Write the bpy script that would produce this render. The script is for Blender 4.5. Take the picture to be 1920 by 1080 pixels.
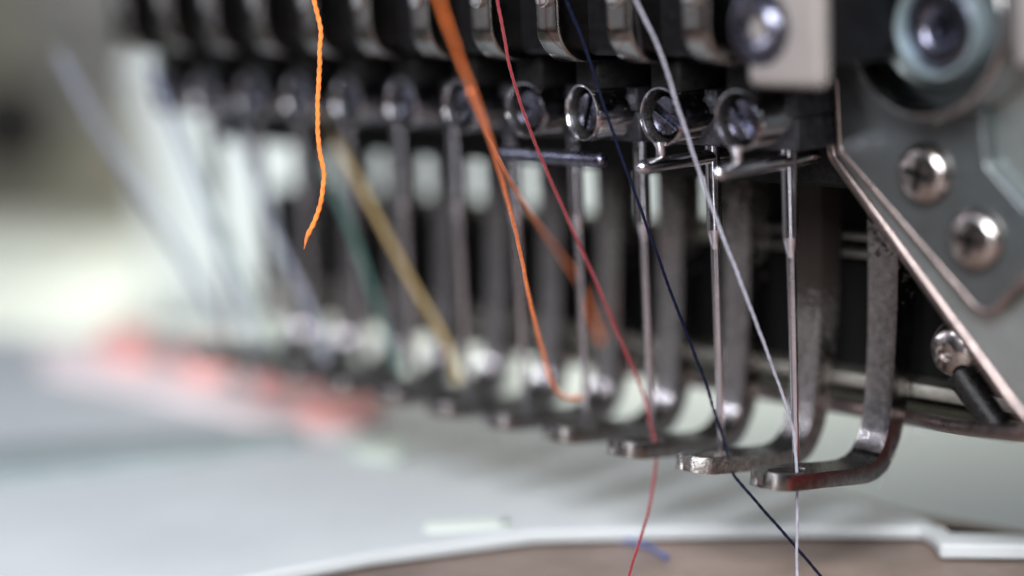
import bpy, bmesh, math, random
from mathutils import Vector, Matrix
random.seed(7)
U = 0.01                       # 1 mm of the machine = 0.01 units
scene = bpy.context.scene
for o in list(bpy.data.objects): bpy.data.objects.remove(o)

# ------------------------------------------------------------ camera
RIGHT = Vector((0.6668319, 0.7437302, -0.0469103)); UP = Vector((-0.0977890, 0.1497356, 0.9838783)); FWD = Vector((-0.7387642, 0.6514941, -0.1725771))
CAM = Vector((146.4558, -158.4537, 57.2869))
cam = bpy.data.objects.new('camera', bpy.data.cameras.new('camera'))
scene.collection.objects.link(cam); scene.camera = cam
m = Matrix((RIGHT, UP, -FWD)).transposed().to_4x4(); m.translation = CAM*U
cam.matrix_world = m
cam.data.sensor_width = 36; cam.data.lens = 71.25
cam.data.clip_start = 0.05; cam.data.clip_end = 200
cam.data.dof.use_dof = True
cam.data.dof.focus_distance = 214*U
cam.data.dof.aperture_fstop = 0.0356/(6.6*U)
# ------------------------------------------------------------ world and lamps
w = bpy.data.worlds.new('World'); scene.world = w; w.use_nodes = True
nt = w.node_tree; bg = nt.nodes['Background']
tc = nt.nodes.new('ShaderNodeTexCoord'); sp = nt.nodes.new('ShaderNodeSeparateXYZ')
cr = nt.nodes.new('ShaderNodeValToRGB'); mr = nt.nodes.new('ShaderNodeMapRange')
nt.links.new(tc.outputs['Generated'], sp.inputs[0]); nt.links.new(sp.outputs['Z'], mr.inputs[0])
mr.inputs[1].default_value = -1; mr.inputs[2].default_value = 1
nt.links.new(mr.outputs[0], cr.inputs[0]); nt.links.new(cr.outputs[0], bg.inputs[0])
e = cr.color_ramp.elements
e[0].position = .30; e[0].color = (.10,.075,.06,1); e[1].position = .85; e[1].color = (.62,.68,.85,1)
for p, c in ((.47,(.20,.18,.175,1)),(.55,(.30,.31,.34,1))):
    x = e.new(p); x.color = c
nz = nt.nodes.new('ShaderNodeTexNoise'); nz.inputs['Scale'].default_value = 2.2; nz.inputs['Detail'].default_value = 1.5
nt.links.new(tc.outputs['Generated'], nz.inputs['Vector'])
nr = nt.nodes.new('ShaderNodeMapRange'); nt.links.new(nz.outputs['Fac'], nr.inputs[0])
for i, v in ((1,.42),(2,.60),(3,.25),(4,2.1)): nr.inputs[i].default_value = v
nr.interpolation_type = 'SMOOTHSTEP'
mx = nt.nodes.new('ShaderNodeMath'); mx.operation = 'MULTIPLY'; mx.inputs[1].default_value = .33
nt.links.new(nr.outputs[0], mx.inputs[0]); nt.links.new(mx.outputs[0], bg.inputs[1])

def area(name, loc, target, size, power, col=(1,1,1), size_y=None, shape='RECTANGLE'):
    l = bpy.data.lights.new(name, 'AREA'); l.shape = shape
    l.size = size*U; l.size_y = (size_y or size)*U
    l.energy = power; l.color = col
    o = bpy.data.objects.new(name, l); scene.collection.objects.link(o)
    loc = Vector(loc); o.location = loc*U
    o.rotation_euler = (Vector(target)-loc).to_track_quat('-Z','Y').to_euler()
    return o
area('window_light', (200,-290,260), (25,10,0), 190, 320, (.93,.96,1))
area('bench_fill_light', (-330,200,420), (-430,360,-40), 300, 150, (1,.99,.95)).data.spread = 1.35  # added fill to brighten the bench and white cover behind
area('wall_fill_light', (-1200,600,500), (-1300,1000,60), 400, 900, (1,.98,.92))  # added fill aimed at the dim back wall
area('ridge_highlight_light', (350,-400,0), (0,0,12), 50, 28, (.97,.97,1), size_y=300)  # added strip behind the camera for highlights on the foot ridges
area('front_fill_light', (-430,-390,60), (-20,0,15), 240, 9, (.90,.92,1))  # added fill brightening the front faces of the foot bars
for i in range(2):
    area('rim_glint_light', (-300+i*35, -125-i*70, 110+i*60), (37,-5,41), 12, 9, (.85,.88,1), shape='DISK')  # added lamps placed to reflect as glints on the bearing rim
for i in range(3):
    area('lamp_spot', (-95+i*34, -205-i*10, 250), (5,0,30), 9, 5.0, (.86,.9,1), shape='DISK')
area('plate_fill_light', (125,-75,85), (-8,-2,-12), 34, 9, (1,.99,.96))  # added off-frame fill brightening the plate beneath the needles
scene.view_settings.view_transform = 'Standard'; scene.view_settings.look = 'None'
scene.view_settings.exposure = 0.0; scene.view_settings.gamma = 1

# ------------------------------------------------------------ materials
def mat(name, base, metal=0., rough=.5, var=.0, vmm=3., bump=.0, bmm=.5, rvar=.0, grime=None, spec=None, sheen=0, coat=0, stretch=None, aniso=0):
    """grime = (colour, threshold, size_mm, zlow, zhigh) : dark rough deposit, denser with object height"""
    m = bpy.data.materials.new(name); m.use_nodes = True
    n = m.node_tree; L = n.links; N = n.nodes; b = N['Principled BSDF']
    b.inputs['Base Color'].default_value = (*base,1); b.inputs['Metallic'].default_value = metal
    b.inputs['Roughness'].default_value = rough
    if spec is not None: b.inputs['Specular IOR Level'].default_value = spec
    if sheen: b.inputs['Sheen Weight'].default_value = sheen
    if coat: b.inputs['Coat Weight'].default_value = coat; b.inputs['Coat Roughness'].default_value = .08
    t = N.new('ShaderNodeTexCoord'); co = t.outputs['Object']
    if stretch:
        mp = N.new('ShaderNodeMapping'); mp.inputs['Scale'].default_value = stretch; L.new(co, mp.inputs[0]); co2 = mp.outputs[0]
    else: co2 = co
    def noise(mm, det=4, src=None, ro=.6):
        q = N.new('ShaderNodeTexNoise'); q.inputs['Scale'].default_value = 1/(mm*U); q.inputs['Detail'].default_value = det
        q.inputs['Roughness'].default_value = ro
        L.new(src or co, q.inputs['Vector']); return q.outputs['Fac']
    def ramp(src, a, c, lo=0, hi=1):
        q = N.new('ShaderNodeMapRange'); q.inputs[1].default_value = a; q.inputs[2].default_value = c
        q.inputs[3].default_value = lo; q.inputs[4].default_value = hi; L.new(src, q.inputs[0]); return q.outputs[0]
    def mix(fac, a, c):
        q = N.new('ShaderNodeMix'); q.data_type = 'RGBA'; L.new(fac, q.inputs[0])
        for s, i in ((a,6),(c,7)):
            if isinstance(s, tuple): q.inputs[i].default_value = (*s,1)
            else: L.new(s, q.inputs[i])
        return q.outputs[2]
    def mixf(fac, a, c):
        q = N.new('ShaderNodeMix'); q.data_type = 'FLOAT'; L.new(fac, q.inputs[0])
        for s, i in ((a,2),(c,3)):
            if isinstance(s, (int,float)): q.inputs[i].default_value = s
            else: L.new(s, q.inputs[i])
        return q.outputs[0]
    colr = None; ro = None; me = None
    if var:
        lo = tuple(c*(1-var) for c in base); hi = tuple(min(1,c*(1+var)) for c in base)
        colr = mix(ramp(noise(vmm,5,co2),.3,.7), lo, hi)
    if rvar:
        ro = ramp(noise(vmm*.6,6,co2),.3,.7, max(.02,rough-rvar), min(1,rough+rvar))
    if grime:
        gc, th, gmm, z0, z1 = grime
        s = N.new('ShaderNodeSeparateXYZ'); L.new(co, s.inputs[0])
        hz = ramp(s.outputs['Z'], z0*U, z1*U, 0, .42)
        a1 = N.new('ShaderNodeMath'); a1.operation = 'ADD'; L.new(noise(gmm,8,None,.72), a1.inputs[0]); L.new(hz, a1.inputs[1])
        f = ramp(a1.outputs[0], th, th+.08)
        gcol = mix(ramp(noise(gmm*.35,6),.55,.72), gc, (gc[0]*4+.02, gc[1]*2.6+.008, gc[2]*2))
        colr = mix(f, colr or base, gcol); ro = mixf(f, ro or rough, .85); me = mixf(f, metal, 0.)
    if colr is not None: L.new(colr, b.inputs['Base Color'])
    if ro is not None: L.new(ro, b.inputs['Roughness'])
    if me is not None: L.new(me, b.inputs['Metallic'])
    if bump:
        bp = N.new('ShaderNodeBump'); bp.inputs['Strength'].default_value = bump; bp.inputs['Distance'].default_value = .1*U
        L.new(noise(bmm,6,co2), bp.inputs['Height']); L.new(bp.outputs[0], b.inputs['Normal'])
    return m
GR = (.012,.009,.008)
M = dict(
 foot = mat('worn_steel', (.31,.288,.28), 1, .17, .35, 1.0, .25, .22, .08, grime=(GR,.68,.9,12,34)),
 foot_rust = mat('rusty_steel', (.38,.355,.34), 1, .26, .40, .7, .8, .25, .12, grime=((.010,.006,.004),.66,.42,6,20)),
 needle = mat('needle_steel', (.52,.52,.57), 1, .12, .10, 1.5, .10, .3, .05),
 chrome = mat('chrome', (.58,.57,.60), 1, .14, .10, 1.2, .10, .4, .06, grime=((.02,.012,.008),.66,.6,0,1000)),
 screw = mat('oily_screw', (.12,.12,.155), 1, .26, .45, .6, 0, .35, .08),
 blacknickel = mat('black_nickel', (.25,.235,.225), 1, .17, .15, 2, .12, .5, .07, grime=((.03,.02,.015),.70,.5,0,1000)),
 insert = mat('polished_insert', (.62,.62,.62), 1, .12, .05, 2),
 black = mat('black_enamel', (.004,.004,.005), 0, .42, .5, 1.0, .6, .3, .15, spec=.2),
 blackblock = mat('blackened_steel', (.035,.035,.042), .6, .38, .6, 1.2, .8, .3, .15),
 dusty = mat('dusty_black', (.005,.005,.005), 0, .6, .9, .4, 1., .25, .2, spec=.15),
 plate = mat('galvanised_plate', (.105,.116,.12), .75, .36, .12, 5, .12, .6, .05),
 plate2 = mat('zinc_plate', (.32,.35,.345), .8, .34, .12, 5, .12, .6, .05),
 ledge = mat('scratched_aluminium', (.50,.48,.43), 1, .42, .25, 1.4, .8, .35, .12, stretch=(1,1,6)),
 warmscrew = mat('plated_screw', (.40,.36,.345), 1, .20, .25, 1, .25, .4, grime=((.02,.012,.008),.64,.7,0,1000)),
 ring = mat('bearing_ring', (.38,.47,.50), .8, .42, .06, 2),
 rim = mat('polished_rim', (.30,.30,.31), 1, .12, .1, 3, .08, .5),
 oil_reflection = mat('oil_reflection_black', (.022,.021,.020), .3, .26, .9, .4, 1.2, .22, .16, spec=.35),
 recess = mat('oily_recess', (.010,.009,.009), 0, .28, .9, .5, .8, .25, .12, spec=.25),
 edge = mat('warm_highlight_edge', (.25,.20,.188), 1, .36, .25, 1.5, .4, .4, .1),  # warm highlight along the rounded edges put into the colour
 pink = mat('pale_pink_backing', (.80,.68,.66), 0, .6, .08, 6),
 cream = mat('cream_plastic', (.20,.18,.172), 0, .45, .06, 4, .1, .5),
 cloth = mat('white_cloth', (.47,.49,.495), 0, .45, .07, 30, .3, .8),
 brown = mat('brown_wood', (.25,.185,.155), 0, .5, .35, 18, .2, 1),
 red = mat('red_cloth', (.24,.028,.02), 0, .7, .15, 6, .3, .5),
 coral = mat('coral_stitching', (.90,.42,.38), 0, .6, .2, 3, 1., .5),
 green = mat('green_stitching', (.56,.62,.54), 0, .6, .2, 3, 1., .5),
 shadeband = mat('shade_grey', (.27,.31,.31), 0, .6, .1, 6),
 table = mat('table_laminate', (.66,.70,.63), 0, .5, .04, 60),
 wall = mat('painted_wall', (.40,.39,.31), 0, .7, .08, 120),
 whitebox = mat('white_enamel', (.72,.76,.76), 0, .4, .04, 20),
 dark = mat('dark_plastic', (.008,.007,.007), 0, .6, .2, 10, spec=.12),
 darkgrey = mat('grey_casting', (.13,.125,.125), 0, .6, .2, 20, spec=.2),
 lint = mat('lint_fibre', (.25,.25,.24), 0, .8),
)
def threadmat(n, c): return mat(n, c, 0, .65, .28, .5, .5, .12, .1, spec=(.15 if 'navy' in n else .4), sheen=(0 if 'navy' in n else .25), stretch=(1,1,.35))
T = {k: threadmat(k+'_thread', c) for k, c in dict(white=(.27,.26,.31), navy=(.0009,.0025,.014), crimson=(.20,.006,.013),
     orange=(.85,.17,.012), amber=(.78,.18,.015), yellow=(.33,.225,.08), green=(.04,.11,.09), slate=(.22,.235,.29), blue=(.20,.24,.33), sage=(.25,.30,.25), cobalt=(.05,.07,.20)).items()}

# ------------------------------------------------------------ geometry helpers (all in mm)
def link(name, bm, m=None, parent=None, loc=(0,0,0), bevel=0, segs=2, smooth=True, ang=35):
    bmesh.ops.recalc_face_normals(bm, faces=bm.faces)
    for v in bm.verts: v.co *= U
    me = bpy.data.meshes.new(name); bm.to_mesh(me); bm.free()
    o = bpy.data.objects.new(name, me); scene.collection.objects.link(o)
    if m: me.materials.append(m)
    o.location = Vector(loc)*U
    if parent: o.parent = parent
    if bevel:
        b = o.modifiers.new('bevel','BEVEL'); b.width = bevel*U; b.segments = segs; b.limit_method = 'ANGLE'; b.angle_limit = math.radians(ang)
        b.harden_normals = False
    if smooth:
        for p in me.polygons: p.use_smooth = True
        me.set_sharp_from_angle(angle=math.radians(50)) if not bevel else None
    return o
def empty(name, loc, label, cat, group=None):
    o = bpy.data.objects.new(name, None); scene.collection.objects.link(o); o.location = Vector(loc)*U
    o.empty_display_size = .02
    return tag(o, label, cat, group)
def tag(o, label, cat, group=None, kind=None):
    if label: o['label'] = label
    if cat: o['category'] = cat
    if group: o['group'] = group
    if kind: o['kind'] = kind
    return o
def box(bm, x0,x1,y0,y1,z0,z1, rot=None, piv=None):
    vs = [bm.verts.new((x,y,z)) for x in (x0,x1) for y in (y0,y1) for z in (z0,z1)]
    for f in ((0,1,3,2),(4,6,7,5),(0,4,5,1),(2,3,7,6),(0,2,6,4),(1,5,7,3)): bm.faces.new([vs[i] for i in f])
    if rot:
        R = Matrix.Rotation(rot[1], 3, rot[0]); p = Vector(piv)
        for v in vs: v.co = p + R@(v.co-p)
    return bm
def B(*a, **k): return box(bmesh.new(), *a, **k)
def lathe(bm, prof, axis='Z', c=(0,0,0), n=48, closed=False):
    """prof: list of (radius, height along axis)"""
    c = Vector(c); rings = []
    for r, h in prof:
        if r < 1e-6: r = 1e-4
        row = []
        for i in range(n):
            a = 2*math.pi*i/n; p, q = r*math.cos(a), r*math.sin(a)
            row.append(bm.verts.new(c + Vector((p,q,h) if axis=='Z' else (p,h,q) if axis=='Y' else (h,p,q))))
        rings.append(row)
    m = len(rings)
    for j in range(m if closed else m-1):
        a, b = rings[j], rings[(j+1)%m]
        for i in range(n): bm.faces.new((a[i],a[(i+1)%n],b[(i+1)%n],b[i]))
    if not closed:
        for r in (rings[0], rings[-1]): bm.faces.new(r)
    return bm
def prism(bm, pts, axis, a0, a1):
    """pts 2-D outline; axis 'X': pts=(y,z); 'Y': pts=(x,z); 'Z': pts=(x,y)"""
    def P(p, a): return (a,p[0],p[1]) if axis=='X' else (p[0],a,p[1]) if axis=='Y' else (p[0],p[1],a)
    A = [bm.verts.new(P(p,a0)) for p in pts]; C = [bm.verts.new(P(p,a1)) for p in pts]; n = len(pts)
    bm.faces.new(A); bm.faces.new(C)
    for i in range(n): bm.faces.new((A[i],A[(i+1)%n],C[(i+1)%n],C[i]))
    return bm
def roundpoly(pts, rad, seg=7):
    out = []; n = len(pts)
    for i in range(n):
        r = rad[i] if isinstance(rad,(list,tuple)) else rad
        p = Vector(pts[i]); a = Vector(pts[i-1]); b = Vector(pts[(i+1)%n])
        if r <= 0: out.append(tuple(p)); continue
        u = (a-p).normalized(); v = (b-p).normalized()
        an = u.angle(v); d = min(r/math.tan(an/2), .49*(a-p).length, .49*(b-p).length)
        for k in range(seg+1):
            t = k/seg; out.append(tuple((p+u*d)*(1-t)**2 + p*2*t*(1-t) + (p+v*d)*t*t))
    return out
def smooth_path(pts, step):
    P = [Vector(p) for p in pts]; P = [2*P[0]-P[1]] + P + [2*P[-1]-P[-2]]; out = []
    for i in range(1, len(P)-2):
        a,b,c,d = P[i-1:i+3]; n = max(2, int((c-b).length/step))
        for k in range(n):
            t = k/n
            out.append(.5*((2*b)+(c-a)*t+(2*a-5*b+4*c-d)*t*t+(3*b-a-3*c+d)*t**3))
    out.append(P[-2]); return out
def tube(bm, path, rad, n=12, twist=0., lobes=0, amp=.0, cap=True):
    """rad: number or function of 0..1; twist in radians per mm"""
    L = [0.]
    for i in range(1,len(path)): L.append(L[-1]+(path[i]-path[i-1]).length)
    t = (path[1]-path[0]).normalized(); u = t.orthogonal().normalized(); prev = None
    for i, p in enumerate(path):
        t2 = (path[min(i+1,len(path)-1)]-path[max(i-1,0)]).normalized()
        u = (u - t2*u.dot(t2)).normalized(); v = t2.cross(u)
        r = rad(L[i]/L[-1]) if callable(rad) else rad
        row = []
        for k in range(n):
            a = 2*math.pi*k/n; rr = r
            if lobes: rr = r*(1-amp + amp*abs(math.cos(lobes*.5*(a - twist*L[i])))*1.6)
            row.append(bm.verts.new(p+(u*math.cos(a)+v*math.sin(a))*rr))
        if prev:
            for k in range(n): bm.faces.new((prev[k],prev[(k+1)%n],row[(k+1)%n],row[k]))
        elif cap: bm.faces.new(row)
        prev = row
    if cap: bm.faces.new(prev)
    return bm
def thread(name, pts, r, m, label, step=.22, amp=.17, twist=3.2, n=12, wob=.02, cat='thread', rad=None):
    path = smooth_path(pts, step)
    rnd = random.Random(name+label)
    ph = [rnd.random()*6 for _ in range(4)]
    for i, p in enumerate(path):
        s = i*step
        p.x += wob*(math.sin(s*.9+ph[0])+.6*math.sin(s*2.3+ph[1])); p.y += wob*math.sin(s*1.3+ph[2])
    bm = tube(bmesh.new(), path, rad or r, n, twist, 2, amp)
    o = link(name, bm, m); return tag(o, label, cat)

# ------------------------------------------------------------ setting: wall, bench, things far behind
bm = B(-2600,600, 1000,1012, -390,900); o = link('wall', bm, M['wall']); tag(o, None, None, kind='structure')
bm = prism(bmesh.new(), [(-900,115),(-561,315),(300,820),(640,420),(200,-60),(-120,30),(-330,-10),(-700,-260)], 'Z', -84, -60)
o = link('bench_top', bm, M['table'], bevel=2); tag(o, None, None, kind='structure')
bm = B(-1900,900,-900,1000,-400,-390); o = link('floor', bm, M['wall']); tag(o, None, None, kind='structure')
t = Vector((-373.70, 185.10, -11.90)); ang = math.atan2(RIGHT.y, RIGHT.x)
def stand(name, cx, cy, z0, z1, wx, wy, m, label, cat, r=8, rot=ang, prof=None):
    bm = box(bmesh.new(), -wx/2, wx/2, -wy/2, wy/2, z0, z1)
    o = link(name, bm, m, loc=(cx,cy,0), bevel=r, segs=4); o.rotation_euler = (0,0,rot); return tag(o, label, cat)
p = (-352.30, 238.70, -16.80)
cover = empty('machine_cover', (p[0],p[1],-60), 'white enamel machine cover out of focus behind the row of needles', 'machine cover')
for nm, bm_, mm_, bv in (('shell', B(-78,130,-30,60,0,92), 'whitebox', 9), ('base', B(-84,136,-36,66,-.1,5), 'darkgrey', 2)):
    o = link(nm, bm_, M[mm_], cover, bevel=bv, segs=4)
cover.rotation_euler = (0,0,ang)
p = (-491.40, 177.50, -0.100)
knob = empty('machine_knob', p, 'unidentified dark rounded shape blurred at the left edge of the photo', 'knoblike')  # unidentified dark rounded shape, modelled as a knob on a stalk
link('grip', lathe(bmesh.new(), [(0,-17),(11,-15),(15,-9),(17,0),(15,9),(11,15),(6,17)], n=40), M['dark'], knob)
link('stalk', B(-90,-10,-5,5,-5,5), M['dark'], knob, bevel=1)
p = (-567.00, 254.80, 35.80)
post = empty('neighbouring_head', p, 'grey underside of another machine head blurred at the upper left', 'machine head')
link('housing', B(-22,45,-25,25,-22,190), M['darkgrey'], post, bevel=9, segs=3); link('lower_case', B(-12,45,-20,20,-42,-22), M['darkgrey'], post, bevel=4, segs=3)
post.rotation_euler = (0,0,ang); knob.rotation_euler = (0,0,ang)

# ------------------------------------------------------------ setting: board and cloth under the needles
def xy(L): return [(p[0],p[1]) for p in L]
front = [(-48.80, -69.60, -12.00),(-38.00, -39.70, -12.00),(-33.10, -23.30, -12.00),(-25.10, -5.70, -12.00),(-13.90, 5.30, -12.00),(-2.40, 15.60, -12.00),(8.50, 23.90, -12.00),(11.10, 22.60, -12.00),(14.30, 19.70, -12.00),(22.40, 25.90, -12.00),(34.50, 34.10, -12.00)]
back = [(32.30, 37.90, -12.00),(20.20, 29.20, -12.00),(12.60, 23.60, -12.00),(9.60, 25.60, -12.00),(7.20, 26.90, -12.00),(-8.00, 28.30, -12.00),(-25.00, 29.70, -12.00),(-50.40, 37.90, -12.00),(-80.10, 44.70, -12.00),(-129.60, 40.60, -12.00),(-180.10, 23.40, -12.00),(-220.30, 5.90, -12.00)]
bm = prism(bmesh.new(), xy(front)+xy(back), 'Z', -13.6, -12)
bmesh.ops.triangulate(bm, faces=[f for f in bm.faces if len(f.verts)>4])
cloth = link('needle_table', bm, M['cloth'], bevel=.35, segs=3, ang=50); tag(cloth, None, None, kind='structure')
# brown board below the white table plate
lf = [(p[0],p[1]) for p in front]
bm = prism(bmesh.new(), [(lf[0][0]-60,lf[0][1]+30),(-60,40),(0,34),(40,40),(110,125),(190,120),(190,-150),(0,-190),(-140,-150)], 'Z', -40, -14)
o = link('machine_bed', bm, M['brown'], bevel=1); tag(o, None, None, kind='structure')
# coral and green embroidery raised on the plate (far left)
def blob(name, pts, m, label, cat, z0=-12.01, h=2.0, group=None):
    c = sum((Vector((p[0],p[1])) for p in pts), Vector((0,0)))/len(pts)
    P = roundpoly([(p[0]-c.x,p[1]-c.y) for p in pts], 6, 5)
    bm = prism(bmesh.new(), P, 'Z', 0, h); bmesh.ops.triangulate(bm, faces=[f for f in bm.faces if len(f.verts)>4])
    o = link(name, bm, m, loc=(c.x,c.y,z0), bevel=.6, segs=2, ang=50); return tag(o, label, cat, group)
G = 'coral embroidery patches on the white table plate'
blob('embroidery_patch', [(-161.80, 16.00, -12.00),(-177.30, 29.60, -12.00),(-165.80, 28.80, -12.00),(-143.50, 17.60, -12.00),(-144.40, 11.90, -12.00)], M['coral'], 'coral embroidery patch farthest left on the pale plate, most blurred', 'embroidery', group=G, h=3)
blob('embroidery_patch', [(-139.70, 17.80, -12.00),(-144.20, 26.50, -12.00),(-134.30, 25.30, -12.00),(-121.70, 17.80, -12.00),(-128.20, 13.00, -12.00)], M['coral'], 'second coral embroidery patch from the left edge of the photo', 'embroidery', group=G, h=3)
blob('embroidery_patch', [(-115.30, 16.50, -12.00),(-119.60, 23.10, -12.00),(-112.20, 22.00, -12.00),(-102.50, 15.70, -12.00),(-107.70, 12.20, -12.00)], M['coral'], 'third coral embroidery patch from the left, under the sixth visible foot tips', 'embroidery', group=G, h=3)
blob('embroidery_patch', [(-98.80, 13.30, -12.00),(-104.00, 21.70, -12.00),(-93.40, 23.90, -12.00),(-83.50, 18.60, -12.00),(-81.90, 9.10, -12.00),(-90.10, 7.60, -12.00)], M['coral'], 'coral embroidery patch nearest the needles, beside the pale green stitching', 'embroidery', group=G, h=3)
blob('green_stitching', [(-79.10, 5.10, -12.00),(-75.00, 11.40, -12.00),(-64.30, 8.50, -12.00),(-61.80, 2.80, -12.00),(-70.30, 2.10, -12.00)], M['green'], 'pale green stitched patch on the plate in front of the coral patches', 'embroidery', h=.6)
blob('glint_strip', [(-37.60, -12.30, -12.00),(-34.20, -7.80, -12.00),(-30.40, -4.10, -12.00),(-27.70, -6.50, -12.00),(-31.00, -10.50, -12.00),(-34.40, -14.70, -12.00)], M['table'], 'pale strip standing in for a glint near the front edge of the white plate', 'strip', h=.2)  # pale colour stands in for a glossy glint on the plate
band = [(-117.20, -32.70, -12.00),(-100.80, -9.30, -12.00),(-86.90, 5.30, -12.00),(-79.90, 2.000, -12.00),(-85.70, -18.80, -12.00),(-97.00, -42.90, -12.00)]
blob('pink_backing', [(-179.60, 13.40, -12.00),(-165.60, 20.40, -12.00),(-116.70, 15.40, -12.00),(-80.60, 16.80, -12.00),(-78.60, 6.60, -12.00),(-100.10, 3.20, -12.00),(-128.00, 3.80, -12.00),(-154.00, 2.30, -12.00)], M['pink'], 'long pale pink backing strip under the coral embroidery patches', 'backing', h=.8)
blob('shade_strip', band, M['shadeband'], 'long grey green strip standing in for shade across the plate at the left', 'strip', h=1.2)  # strip colour stands in for a band of shade on the plate
# red cloth lying on the bed in front of the plate, reflected in the metal
bm = bmesh.new(); nx, ny = 40, 30
vv = [[bm.verts.new((36+i*2.8, 8+j*4.2, -12.4+1.4*math.sin(i*.5+j*.2)*math.sin(j*.4))) for j in range(ny)] for i in range(nx)]
for i in range(nx-1):
    for j in range(ny-1): bm.faces.new((vv[i][j],vv[i+1][j],vv[i+1][j+1],vv[i][j+1]))
o = link('red_cloth', bm, M['red']); s_ = o.modifiers.new('thickness','SOLIDIFY'); s_.thickness = .8*U
tag(o, 'red cloth lying on the brown bed to the right, mirrored in the foot heels', 'cloth')

# ------------------------------------------------------------ embroidery head
head = empty('embroidery_machine', (0,20,40), 'black multi needle embroidery machine head with steel bracket at its right end', 'machine head')
HP = Vector((0,20,40))
def part(name, bm, m, parent=head, **k):
    if parent is head:
        for v in bm.verts: v.co -= HP
    return link(name, bm, m, parent, **k)
part('needle_case', B(-106,19,-9,40,44,110), M['black'], bevel=1.0)
part('back_panel', B(-106,26,5.5,26,29.5,43.8), M['dusty'], bevel=.6)
part('closing_panel', B(-21,70,21.5,60,19,60), M['dusty'], bevel=.5)
part('lower_housing', B(-116,70,22,31,2.7,19.6), M['dusty'], bevel=1.0)
part('ledge', B(-116,48,18.8,22.4,4.6,6.2), M['ledge'], bevel=.25)
part('window_rail', B(-21,40,19.6,21.6,21.4,22.2), M['ledge'], bevel=.2)
part('window_rail', B(-21,40,19.6,21.6,19.4,20.2), M['ledge'], bevel=.2)
bm = prism(bmesh.new(), [(-116,18.8),(9,18.8),(20,14.2),(32.8,7.4),(34.6,7.6),(34.8,10),(60,24),(60,30.5),(-116,30.5)], 'Z', 1.3, 1.8)
for v in bm.verts:
    if v.co.x > 9 and v.co.y < 20: v.co.z += (v.co.x-9)*.19
for v in bm.verts: v.co.z += .9 if v.co.z < -.1 and False else 0
part('bottom_plate', bm, M['ledge'], bevel=.15)
# bottom flange edge (thick rim)
path = smooth_path([(-116,19.2,2.0),(-60,19.2,2.0),(0,19.2,2.0),(9,18.8,2.3),(20,14.2,3.6),(30,8.6,5.6),(34,6.6,6.6),(35.6,6.6,8.0),(35.0,6.6,10.5)], 1.0)
part('bottom_rim', tube(bmesh.new(), path, .85, 14), M['edge'])
# long guide bar
part('guide_bar', lathe(bmesh.new(), [(0,-9.6),(.5,-9.65),(.8,-10),(.85,-10.4),(.85,-26),(.6,-26.6),(0,-26.8)], 'X', (0,-6.6,32.6), 24), M['screw'])
# bracket, plates
o1 = [(11.90, 4.50, 52.20),(11.60, 4.50, 40.80),(11.90, 4.50, 33.10),(33.70, 4.50, 9.90),(35.60, 4.50, 8.20),(42.80, 4.50, 10.40),(42.70, 4.50, 51.70)]
part('backing_plate', prism(bmesh.new(), roundpoly([(p[0],p[2]) for p in o1],[0,0,1.6,1.2,1.0,2,0]), 'Y', 4.6, 7.2), M['plate2'], bevel=.75, segs=5)
o2 = [(14.60, 2.60, 52.30),(14.30, 2.60, 41.10),(14.60, 2.60, 34.00),(32.10, 2.60, 18.30),(43.90, 2.60, 29.80),(37.40, 2.60, 29.30),(32.90, 2.60, 33.40),(32.20, 2.60, 39.90),(32.30, 2.60, 51.90)]
def edge_tube(name, pts, r, m):
    path = [Vector(p) for p in pts]; out = []
    for a, b in zip(path, path[1:]):
        n = max(2, int((b-a).length/.6))
        for k in range(n): out.append(a.lerp(b, k/n))
    out.append(path[-1]); part(name, tube(bmesh.new(), out, r, 12), m)
e1 = roundpoly([(p[0]+.55,p[2]) for p in o1][1:6],[0,1.6,1.2,1.0,0])
edge_tube('plate_edge', [(x,4.9,z) for x, z in e1], .72, M['edge'])
e2 = roundpoly([(p[0]+.4,p[2]) for p in o2][1:5],[0,1.6,2.4,0])
edge_tube('bracket_edge', [(x,2.95,z) for x, z in e2], .48, M['edge'])
bp = part('bracket_plate', prism(bmesh.new(), roundpoly([(p[0],p[2]) for p in o2],[0,0,1.6,2.4,0,1,1.5,0,0]), 'Y', 2.6, 4.7), M['plate'], bevel=.55, segs=4)
def pan_screw(c, r, m=M['warmscrew']):
    c = Vector(c)-HP
    bm = bmesh.new(); prof = [(r*.30,-.2),(r*.34,.55)]
    # cross recess: star shaped inner wall, dome outside
    n = 64; rows = []
    def R_in(a): return r*(.19+.42*abs(math.cos(2*a+.5))**2.5)
    spec = [('in',.6,.9),('in',1.0,-.86*r*.34),('d',.66,-.88*r*.34),('d',.80,-.68*r*.34),('d',.93,-.34*r*.34),('d',1.0,.25),('d',1.0,1.2)]
    for kind, f, h in spec:
        row = []
        for i in range(n):
            a = 2*math.pi*i/n; q = R_in(a)*f if kind == 'in' else r*f
            row.append(bm.verts.new(c+Vector((q*math.cos(a), h, q*math.sin(a)))))
        rows.append(row)
    for a_, b_ in zip(rows, rows[1:]):
        for i in range(n): bm.faces.new((a_[i],a_[(i+1)%n],b_[(i+1)%n],b_[i]))
    bm.faces.new(rows[0])
    bm.faces.ensure_lookup_table()
    for f in list(bm.faces)[:n]+[bm.faces[-1]]: f.material_index = 1
    o = link('screw', bm, m, bp); o.data.materials.append(M['recess']); return o
pan_screw((26.00, 1.900, 32.20), 3.05); pan_screw((31.90, 1.900, 26.20), 3.05)
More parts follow.
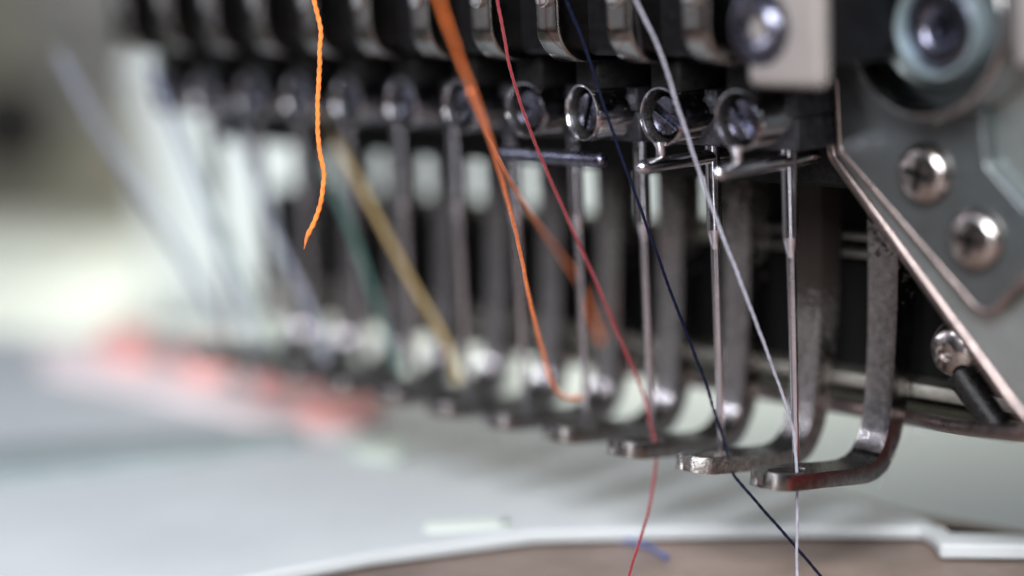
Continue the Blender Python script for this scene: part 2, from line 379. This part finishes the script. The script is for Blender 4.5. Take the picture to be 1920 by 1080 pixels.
# bearing housing with ring and hub
rc = Vector((29.00, -0.500, 47.10)); rr = Vector((30.70, -1.500, 46.60))
part('bearing_housing', lathe(bmesh.new(), [(8.15,6)]+[(8.7-.55*math.cos(a), -.9-.75*math.sin(a)) for a in [i*math.pi/12 for i in range(13)]]+[(9.25,6)], 'Y', rc, 96, closed=True), M['rim'])
part('seal', lathe(bmesh.new(), [(0,5.5),(8.2,5.5),(8.2,4.6),(0,4.6)], 'Y', rc, 64), M['black'])
part('inner_sleeve', lathe(bmesh.new(), [(6.1,5),(6.1,.6),(5.9,-.2),(5.4,.1),(5.1,1.0),(4.9,5)], 'Y', rc, 96, closed=True), M['plate2'])
cr_ = part('lock_ring', lathe(bmesh.new(), [(4.7,6),(4.7,-.6),(4.55,-.95),(4.3,-.95),(4.15,-.7),(4.15,6)], 'Y', rr, 96, closed=True), M['ring'])
hub = part('hub_screw', lathe(bmesh.new(), [(0,1.2),(1.4,1.2),(1.6,.1),(2.2,-.3),(3.0,-.35),(3.7,-.2),(4.1,.2),(4.12,5),(0,5)], 'Y', rr, 48), M['screw'])
# cream end block
eb = part('end_block', B(17.1,26.2,-13.5,-11.6,41.8,75), M['cream'], bevel=.9, segs=4)
part('end_block_stay', B(17.8,26,-11.7,-2,43.8,75), M['black'], bevel=.3)
sc = Vector((18.90, -14.00, 47.40))
part('block_screw', lathe(bmesh.new(), [(0,.9),(1.2,.9),(1.4,-.1),(2.0,-.3),(2.6,.1),(2.8,.45),(3.3,.3),(3.6,.4),(3.7,.7),(0,.7)], 'Y', sc, 40), M['screw'])
part('side_housing', B(24,90,9,60,19.8,110), M['dusty'], bevel=1)
part('gap_filler', B(17,25,-3,3.8,44.5,110), M['black'], bevel=.5)
cb = Vector((38.00, 0.000, 42.80))
part('corner_cover', B(cb.x,cb.x+30,-1,6,cb.z,cb.z+40), M['cream'], bevel=1.2, segs=4)
# dome screw and pin under the bracket
ds = Vector((22.50, 12.00, 12.60))
dome = part('dome_screw', lathe(bmesh.new(), [(0,-1.2),(.9,-1.25),(1.0,-2.0),(1.9,-1.8),(2.7,-1.1),(3.1,-.1),(3.1,1.0),(1.9,1.1),(1.9,12)], 'Y', ds, 40), M['warmscrew'])
p0 = Vector((23.50, 11.00, 10.30)); p1 = Vector((28.10, 11.00, 5.30))
part('release_pin', tube(bmesh.new(), smooth_path([p0,(p0+p1)/2,p1], .8), 1.5, 20), M['recess'])

# ------------------------------------------------------------ stations
S = 10.6; NS = 11
NTH = ['first','second','third','fourth','fifth','sixth','seventh','eighth','ninth','tenth','eleventh','twelfth']
def needle_mesh():
    n = 28
    def prof(z):      # radius, groove depth
        if z > 25.0: return .84, 0
        if z > 23.2: s = (z-23.2)/1.8; return .52+.32*s*s*(3-2*s), .0
        if z > 8.0: return .50-.05*(23.2-z)/15, .13
        if z > 6.4: return .44, .12
        if z > 5.0: return .40, .1
        if z > 2.6: return .44, .1
        if z > 1.8: return .42, .0
        return max(.02, .42*((z+.6)/2.4)**.7), 0
    zs = [44,30,25.6,25.05,25,24.6,24.1,23.6,23.2,22.8,20,16,12,9,8,7.4,6.4,5.7,5.0,4.4,3.6,2.6,2.2,1.8,1.2,.6,.1,-.3,-.6]
    bm = bmesh.new(); rows = []
    for z in zs:
        r, g = prof(z); row = []
        for i in range(n):
            a = 2*math.pi*i/n; d = abs((a - 5.35 + math.pi) % (2*math.pi) - math.pi)
            rr = r - (g*max(0, 1-(d/.38)**2) if g else 0)
            x, y = rr*math.cos(a), rr*math.sin(a)
            if 5.0 <= z <= 8 : y = min(y, r*.55)          # scarf on the back
            row.append(bm.verts.new((x,y,z)))
        rows.append(row)
    for a_, b_ in zip(rows, rows[1:]):
        for i in range(n): bm.faces.new((a_[i],a_[(i+1)%n],b_[(i+1)%n],b_[i]))
    bm.faces.new(rows[0]); bm.faces.new(rows[-1]); return bm
# presser foot profile (front/top surface: y, z, half width, thickness)
FP = [(-5.75,1.25,.0,1.65),(-5.7,1.25,.55,1.65),(-5.5,1.2,1.1,1.65),(-5.1,1.12,1.65,1.7),(-4.6,1.02,2.08,1.7),(-4.0,.9,2.38,1.7),(-3.2,.75,2.55,1.7),(-2.2,.6,2.6,1.7),(-1.0,.42,2.6,1.7),
      (.2,.25,2.6,1.7),(1.4,.1,2.58,1.7),(2.8,-.1,2.52,1.75),(4.2,-.32,2.45,1.75),(5.8,-.55,2.35,1.8),(7.6,-.8,2.25,1.85),(9.2,-.95,2.15,1.95),(10.5,-.8,2.05,2.1),(11.5,-.3,1.98,2.3),
      (12.3,.55,1.92,2.4),(13.0,1.8,1.88,2.5),(13.5,3.3,1.86,2.6),(13.95,5.5,1.86,2.75),(14.35,8.5,1.88,2.9),(14.7,12,1.92,3.1),(14.95,16,1.98,3.3),(15.1,20,2.03,3.4),(15.2,25,2.08,3.5),(15.2,31,2.1,3.5)]
HC, HX, HY = -1.5, 1.45, 2.6
def foot_mesh():
    bm = bmesh.new(); pts = []
    # resample densely around the loop
    rows = []
    for i in range(len(FP)-1):
        n = 3
        for k in range(n):
            t = k/n; rows.append([FP[i][j]*(1-t)+FP[i+1][j]*t for j in range(4)])
    rows.append(list(FP[-1]))
    # width near the tip from a true arc
    for r in rows:
        if r[0] < -3.15: r[2] = 2.6*math.sqrt(max(0, 1-((r[0]+3.15)/2.6)**2))
    top = []; bot = []
    N = len(rows)
    for i, (y,z,h,t) in enumerate(rows):
        a, b = rows[max(i-1,0)], rows[min(i+1,N-1)]
        ty, tz = b[0]-a[0], b[1]-a[1]; l = math.hypot(ty,tz) or 1; ty/=l; tz/=l
        ny, nz = tz, -ty                               # pointing down / back
        q = 1-((y-HC)/HY)**2; hi = HX*math.sqrt(q) if q > 0 and z < 3 else 0
        h = max(h, .02)
        if i == 0: ny, nz = 0, -1
        xs = [-h, -(h*.6+hi*.4), -(h*.25+hi*.75), -hi, hi, (h*.25+hi*.75), (h*.6+hi*.4), h]
        top.append([bm.verts.new((x,y,z)) for x in xs]); bot.append([bm.verts.new((x,y+ny*t,z+nz*t)) for x in xs])
    for i in range(N-1):
        for c in range(7):
            if c == 3: continue
            bm.faces.new((top[i][c],top[i][c+1],top[i+1][c+1],top[i+1][c])); bm.faces.new((bot[i][c],bot[i+1][c],bot[i+1][c+1],bot[i][c+1]))
        for c in (0,7): bm.faces.new((top[i][c],top[i+1][c],bot[i+1][c],bot[i][c]))
        for c in (3,4):
            if (top[i][c].co-Vector((0,top[i][c].co.y,top[i][c].co.z))).length > 1e-6 or abs(top[i+1][c].co.x) > 1e-6:
                bm.faces.new((top[i][c],bot[i][c],bot[i+1][c],top[i+1][c]))
    for i in (0,N-1): 
        for c in range(7):
            if c != 3: bm.faces.new((top[i][c],bot[i][c],bot[i][c+1],top[i][c+1]))
    bmesh.ops.remove_doubles(bm, verts=bm.verts, dist=.004)
    bmesh.ops.dissolve_degenerate(bm, dist=.003, edges=bm.edges)
    return bm

feet = []; holders = []
fm = foot_mesh()
for f in fm.faces:
    c = f.calc_center_median(); f.normal_update()
fm.normal_update()
bmesh.ops.recalc_face_normals(fm, faces=fm.faces)
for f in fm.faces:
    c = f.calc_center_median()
    if c.y < 11.2 and f.normal.z > .6: f.material_index = 1  # sole tops blackened: oil plus the head's dark reflection put into the colour
base_foot = link('presser_foot', fm, M['foot'], bevel=.72, segs=4, ang=42); base_foot.data.materials.append(M['oil_reflection'])
FL = {0:'front presser foot, nearest the bracket, clean grey steel with a red tinge at its heel', 1:'sharp rust stained presser foot with the navy thread in its loop',
      2:'slightly blurred presser foot with the crimson thread in its loop', 3:'blurred presser foot just left of the crimson threaded one, by the orange loop'}
def fl(k): return FL.get(k) or '%s presser foot counted from the bracket at the right, blurred bent steel bar' % NTH[k]
for k in range(NS):
    o = base_foot if k == 0 else base_foot.copy()
    if k: scene.collection.objects.link(o)
    o.location = Vector((-(k-1)*S + random.uniform(-.12,.12)*(k>1), 0, random.uniform(-.15,.15)*(k>1)))*U
    if k == 1:
        o.data = base_foot.data.copy(); o.data.materials[0] = M['foot_rust']
    tag(o, fl(k), 'presser foot', 'bent steel presser feet in a row')

def slot_screw(ang, r=2.02, y=-6.9):
    bm = bmesh.new(); g = .42
    for s in (1,-1):
        pts = []
        a0 = math.asin(g/r)
        for i in range(19):
            a = a0 + (math.pi-2*a0)*i/18; pts.append((r*math.cos(a), s*r*math.sin(a)))
        c, s2 = math.cos(ang), math.sin(ang)
        pts = [(x*c-z*s2, x*s2+z*c) for x, z in pts]
        prism(bm, pts, 'Y', y, y+1.2)
    lathe(bm, [(0,y+.75),(r*.99,y+.75),(r*.99,y+1.6),(0,y+1.6)], 'Y', (0,0,0), 32)
    for v in bm.verts: v.co.z += 37.8
    return bm
nm = None
HL = {0:'needle holder nearest the cream block, screw slot slanting down right, grey thread at its needle',
      1:'sharp needle holder, oily slotted screw in a chrome collar above the navy threaded needle',
      2:'needle holder with nearly upright screw slot, above the end of the long guide bar'}
angs = [-.85,-.55,1.15,-.05,.5,-.4,.9,.1,-.7,.3,.8,-.2]
proto = None
for k in range(NS):
    h = empty('needle_holder', (-(k-1)*S,0,0), HL.get(k) or '%s needle holder counted from the bracket, blurred collar and needle' % NTH[k], 'needle holder', 'needle holders in a row along the head')
    def inst(key, name, maker, m, **kw):
        if proto and key in proto:
            o = proto[key].copy(); scene.collection.objects.link(o); o.parent = h; return o
        o = link(name, maker(), m, h, **kw); 
        if proto is not None: proto[key] = o
        return o
    if proto is None: proto = {}
    if k == 2: h.rotation_euler = (0,0,math.radians(-10))
    if k > 2: h.rotation_euler = (0,0,math.radians(random.uniform(-5,3)))
    inst('col','collar', lambda: lathe(bmesh.new(), [(3.0,-1.5),(3.12,-6.9),(3.09,-7.5),(3.02,-7.7),(2.92,-7.72),(2.84,-7.6),(2.80,-7.3),(2.80,-1.5)], 'Y', (0,0,37.8), 64, closed=True), M['chrome'])
    inst('rec','collar_recess', lambda: lathe(bmesh.new(), [(2.83,-7.35),(2.60,-7.0),(2.5,-6.3),(2.45,-5.6),(0.01,-5.5),(0.01,-1.6),(2.83,-1.6)], 'Y', (0,0,37.8), 48, closed=True), M['recess'])
    link('screw', slot_screw(angs[k]), M['screw'], h, bevel=.10, segs=2)
    bl = inst('blk','clamp_block', lambda: box(box(bmesh.new(), -3.9,3.6,-3.0,4.5,37.7,40.3), -3.7,3.4,-2.6,4.4,34.3,37.66), M['blackblock'], bevel=.22, segs=2)
    inst('post','clamp_post', lambda: box(bmesh.new(), -2.0,2.2,-7.0,1.5,40.32,43.9), M['dusty'], bevel=.35)
    inst('nd','needle', needle_mesh, M['needle'])
    if k < 2:
        inst('stem','rod_stem', lambda: lathe(bmesh.new(), [(.9,35.2),(.55,34.6),(.5,33.2)], 'Z', (-.2,-7.6,0), 16), M['chrome'])
        inst('rod','guide_rod', lambda: lathe(bmesh.new(), [(0,-11.4),(.35,-11.3),(.62,-11.0),(.76,-10.5),(.78,-10),(.78,4.2),(0,4.3)], 'Y', (0,0,32.9), 28), M['chrome'])
LP = [(-13.4,62),(-13.4,47.6)] + [(-13.4+4.2*(1-math.cos(a)), 47.6-4.2*math.sin(a)) for a in [i*math.pi/2/10 for i in range(1,11)]] + [(-5,43.2),(-5,62)]
lv = None
for k in range(NS):
    t = empty('thread_lever', (-(k-1)*S,0,43), ('%s thread lever counted from the cream block at the top edge' % NTH[k]) + (', sharp black nickel hook' if k in (1,2) else ', blurred dark metal hook'), 'lever', 'hooked thread levers along the top of the head')
    if lv is None:
        a_ = link('lever', prism(bmesh.new(), [(y,z-43) for y,z in LP], 'X', -1.75, 1.75), M['blacknickel'], t, bevel=.28, segs=3, ang=40)
        pts = [(-1.25,19),(-1.25,8)]+[(-1.25*math.cos(a),8-1.6*math.sin(a)) for a in [i*math.pi/10 for i in range(1,10)]]+[(1.25,8),(1.25,19)]
        b_ = link('polished_insert', prism(bmesh.new(), pts, 'Y', -14.05, -13.3), M['insert'], t, bevel=.18, segs=3)
        lv = (a_,b_)
    else:
        for q in lv:
            c = q.copy(); scene.collection.objects.link(c); c.parent = t

# ------------------------------------------------------------ threads
TG = None
thread('white_thread', [(1.400, -14.00, 53.30),(1.900, -12.70, 50.10),(3.30, -10.90, 44.90),(4.40, -9.70, 39.20),(6.10, -7.30, 29.50),(9.00, -5.20, 19.20),(9.70, -2.000, 10.90),(10.60, -0.500, 5.00),(10.90, -0.400, 2.10),(11.20, -0.600, -0.700),(11.70, -1.400, -6.20),(12.30, -2.30, -12.20)], .155, T['white'], 'grey white thread running down to the front needle and straight below its foot')
thread('navy_thread', [(-6.80, -15.50, 53.50),(-6.40, -14.40, 50.20),(-5.40, -13.00, 45.50),(-4.00, -10.70, 36.20),(-2.000, -8.10, 25.90),(-1.100, -5.00, 16.90),(-0.300, -2.20, 9.30),(0.300, -0.800, 4.10),(0.600, -0.200, 1.900),(1.400, -0.400, 0.200),(2.50, -1.000, -1.200),(4.60, -2.000, -2.000),(7.40, -1.100, -5.00),(10.10, 0.900, -9.10),(12.80, 2.80, -13.20)], .165, T['navy'], 'dark navy thread slanting to the sharp needle and away below its foot')
thread('crimson_thread', [(-13.60, -18.50, 53.80),(-14.10, -17.00, 50.40),(-13.80, -15.70, 42.50),(-13.70, -12.90, 34.90),(-13.00, -9.60, 27.00),(-12.60, -6.40, 20.10),(-11.30, -3.90, 12.70),(-10.00, -1.800, 6.10),(-9.30, -1.300, 2.10),(-8.70, -1.300, -0.900),(-7.20, -3.20, -2.70),(-5.20, -6.40, -5.90),(-2.20, -11.30, -8.30),(0.800, -16.30, -10.90)], .16, T['crimson'], 'crimson red thread curving to the third needle and down past the white plate')
thread('orange_thread', [(2.50, -40.00, 54.50),(2.000, -38.30, 51.50),(0.700, -35.10, 45.90),(-1.800, -30.40, 39.80),(-6.10, -24.70, 33.20),(-11.00, -18.50, 25.50),(-15.30, -13.20, 17.30),(-18.20, -9.10, 10.90),(-20.10, -6.20, 6.60),(-21.10, -3.30, 4.20),(-21.60, -0.300, 3.50),(-22.10, 1.000, 1.600)], .19, T['orange'], 'thick blurred orange thread crossing the middle and looping up to the fourth needle')
thread('orange_tail', [(-3.00, -31.00, 42.40),(-10.20, -22.40, 36.50),(-18.70, -12.10, 30.20),(-25.30, -2.80, 24.30),(-30.40, 5.40, 19.00),(-32.60, 10.80, 14.10),(-32.80, 12.60, 10.10),(-32.90, 14.40, 5.70)], .2, T['orange'], 'rusty orange thread branching right from the thick orange one behind the needles')
thread('hanging_orange_thread', [(-30.00, -29.20, 54.60),(-29.30, -29.40, 51.20),(-28.60, -29.40, 48.10),(-28.40, -29.90, 45.10),(-28.10, -30.50, 41.70),(-27.90, -31.10, 38.70),(-27.50, -31.30, 36.20),(-27.00, -31.40, 33.40),(-26.80, -31.60, 32.00),(-26.80, -32.20, 29.80),(-27.10, -33.00, 27.90),(-27.40, -33.70, 26.50),(-27.50, -34.20, 25.30)], .27, T['amber'], 'sharp twisted orange thread end hanging free at the upper left', amp=.30, twist=3.4, wob=.05, rad=lambda s: .235 if s < .95 else .235*max(.15,(1-s)/.05))
thread('yellow_thread', [(-92.70, 13.40, 37.80),(-77.20, 5.40, 34.10),(-61.90, -2.70, 30.60),(-55.90, -3.50, 24.90),(-51.50, -3.20, 18.70),(-47.90, -2.20, 12.80),(-44.60, -1.400, 7.70),(-42.20, -1.600, 2.60)], 0.34, T['yellow'], 'blurred tan yellow thread slanting left of the orange ones')
thread('green_thread', [(-92.10, 12.50, 31.80),(-76.60, 4.50, 28.00),(-62.90, -2.60, 23.60),(-59.20, -3.00, 18.10),(-55.60, -2.70, 9.30),(-52.60, -2.60, 2.70)], 0.36, T['green'], 'dark green blurred thread just left of the tan yellow one')
thread('slate_thread', [(-116.50, 14.80, 40.40),(-97.00, 4.50, 33.90),(-75.50, -6.90, 26.50),(-70.60, -6.80, 17.60),(-66.10, -5.60, 8.60),(-64.60, -5.40, 3.10)], 0.42, T['slate'], 'slate grey blurred thread left of the dark green one')
thread('sage_thread', [(-129.60, 12.80, 42.90),(-108.70, 3.50, 34.40),(-89.80, -5.10, 25.40),(-83.10, -6.00, 16.40),(-77.70, -5.30, 7.30),(-75.40, -5.50, 2.50)], 0.42, T['sage'], 'sage green blurred thread among the farthest needles')
thread('blue_thread', [(-86.40, -15.10, 42.40),(-85.30, -11.10, 29.30),(-84.50, -8.20, 19.60),(-83.70, -5.30, 9.60),(-83.40, -3.80, 2.70)], 0.42, T['blue'], 'blue grey blurred thread left of the sage green one')
thread('pale_thread', [(-103.50, -18.80, 43.90),(-101.80, -14.80, 34.10),(-99.60, -10.30, 24.00),(-96.40, -6.20, 14.60),(-93.00, -2.20, 3.50)], 0.55, T['slate'], 'leftmost blurred grey blue thread hanging in front of the pale wall')
thread('cobalt_thread_end', [(-23.70, 0.800, -13.60),(-19.20, 1.700, -13.60),(-14.60, 2.30, -13.60),(-9.40, 0.500, -13.60)], .35, T['cobalt'], 'short blue thread end lying on the brown bed below the plate edge')
for nme, pts, lab in (('lint_fibre', [(12.00, 12.00, -4.40),(12.50, 13.30, -1.700),(13.10, 14.60, 0.600),(13.80, 15.80, 2.10)], 'fine grey lint fibre hanging right of the front foot, straighter of the two'),
                 ('lint_fibre', [(12.60, 13.50, -1.400),(13.20, 14.50, 0.200),(13.90, 15.60, 1.100),(14.70, 16.50, 0.900)], 'fine curled lint fibre end bending right under the bracket')):
    thread(nme, pts, .028, M['lint'], lab, amp=0, twist=0, n=6, cat='lint', wob=.05)
scene.render.engine = 'CYCLES'
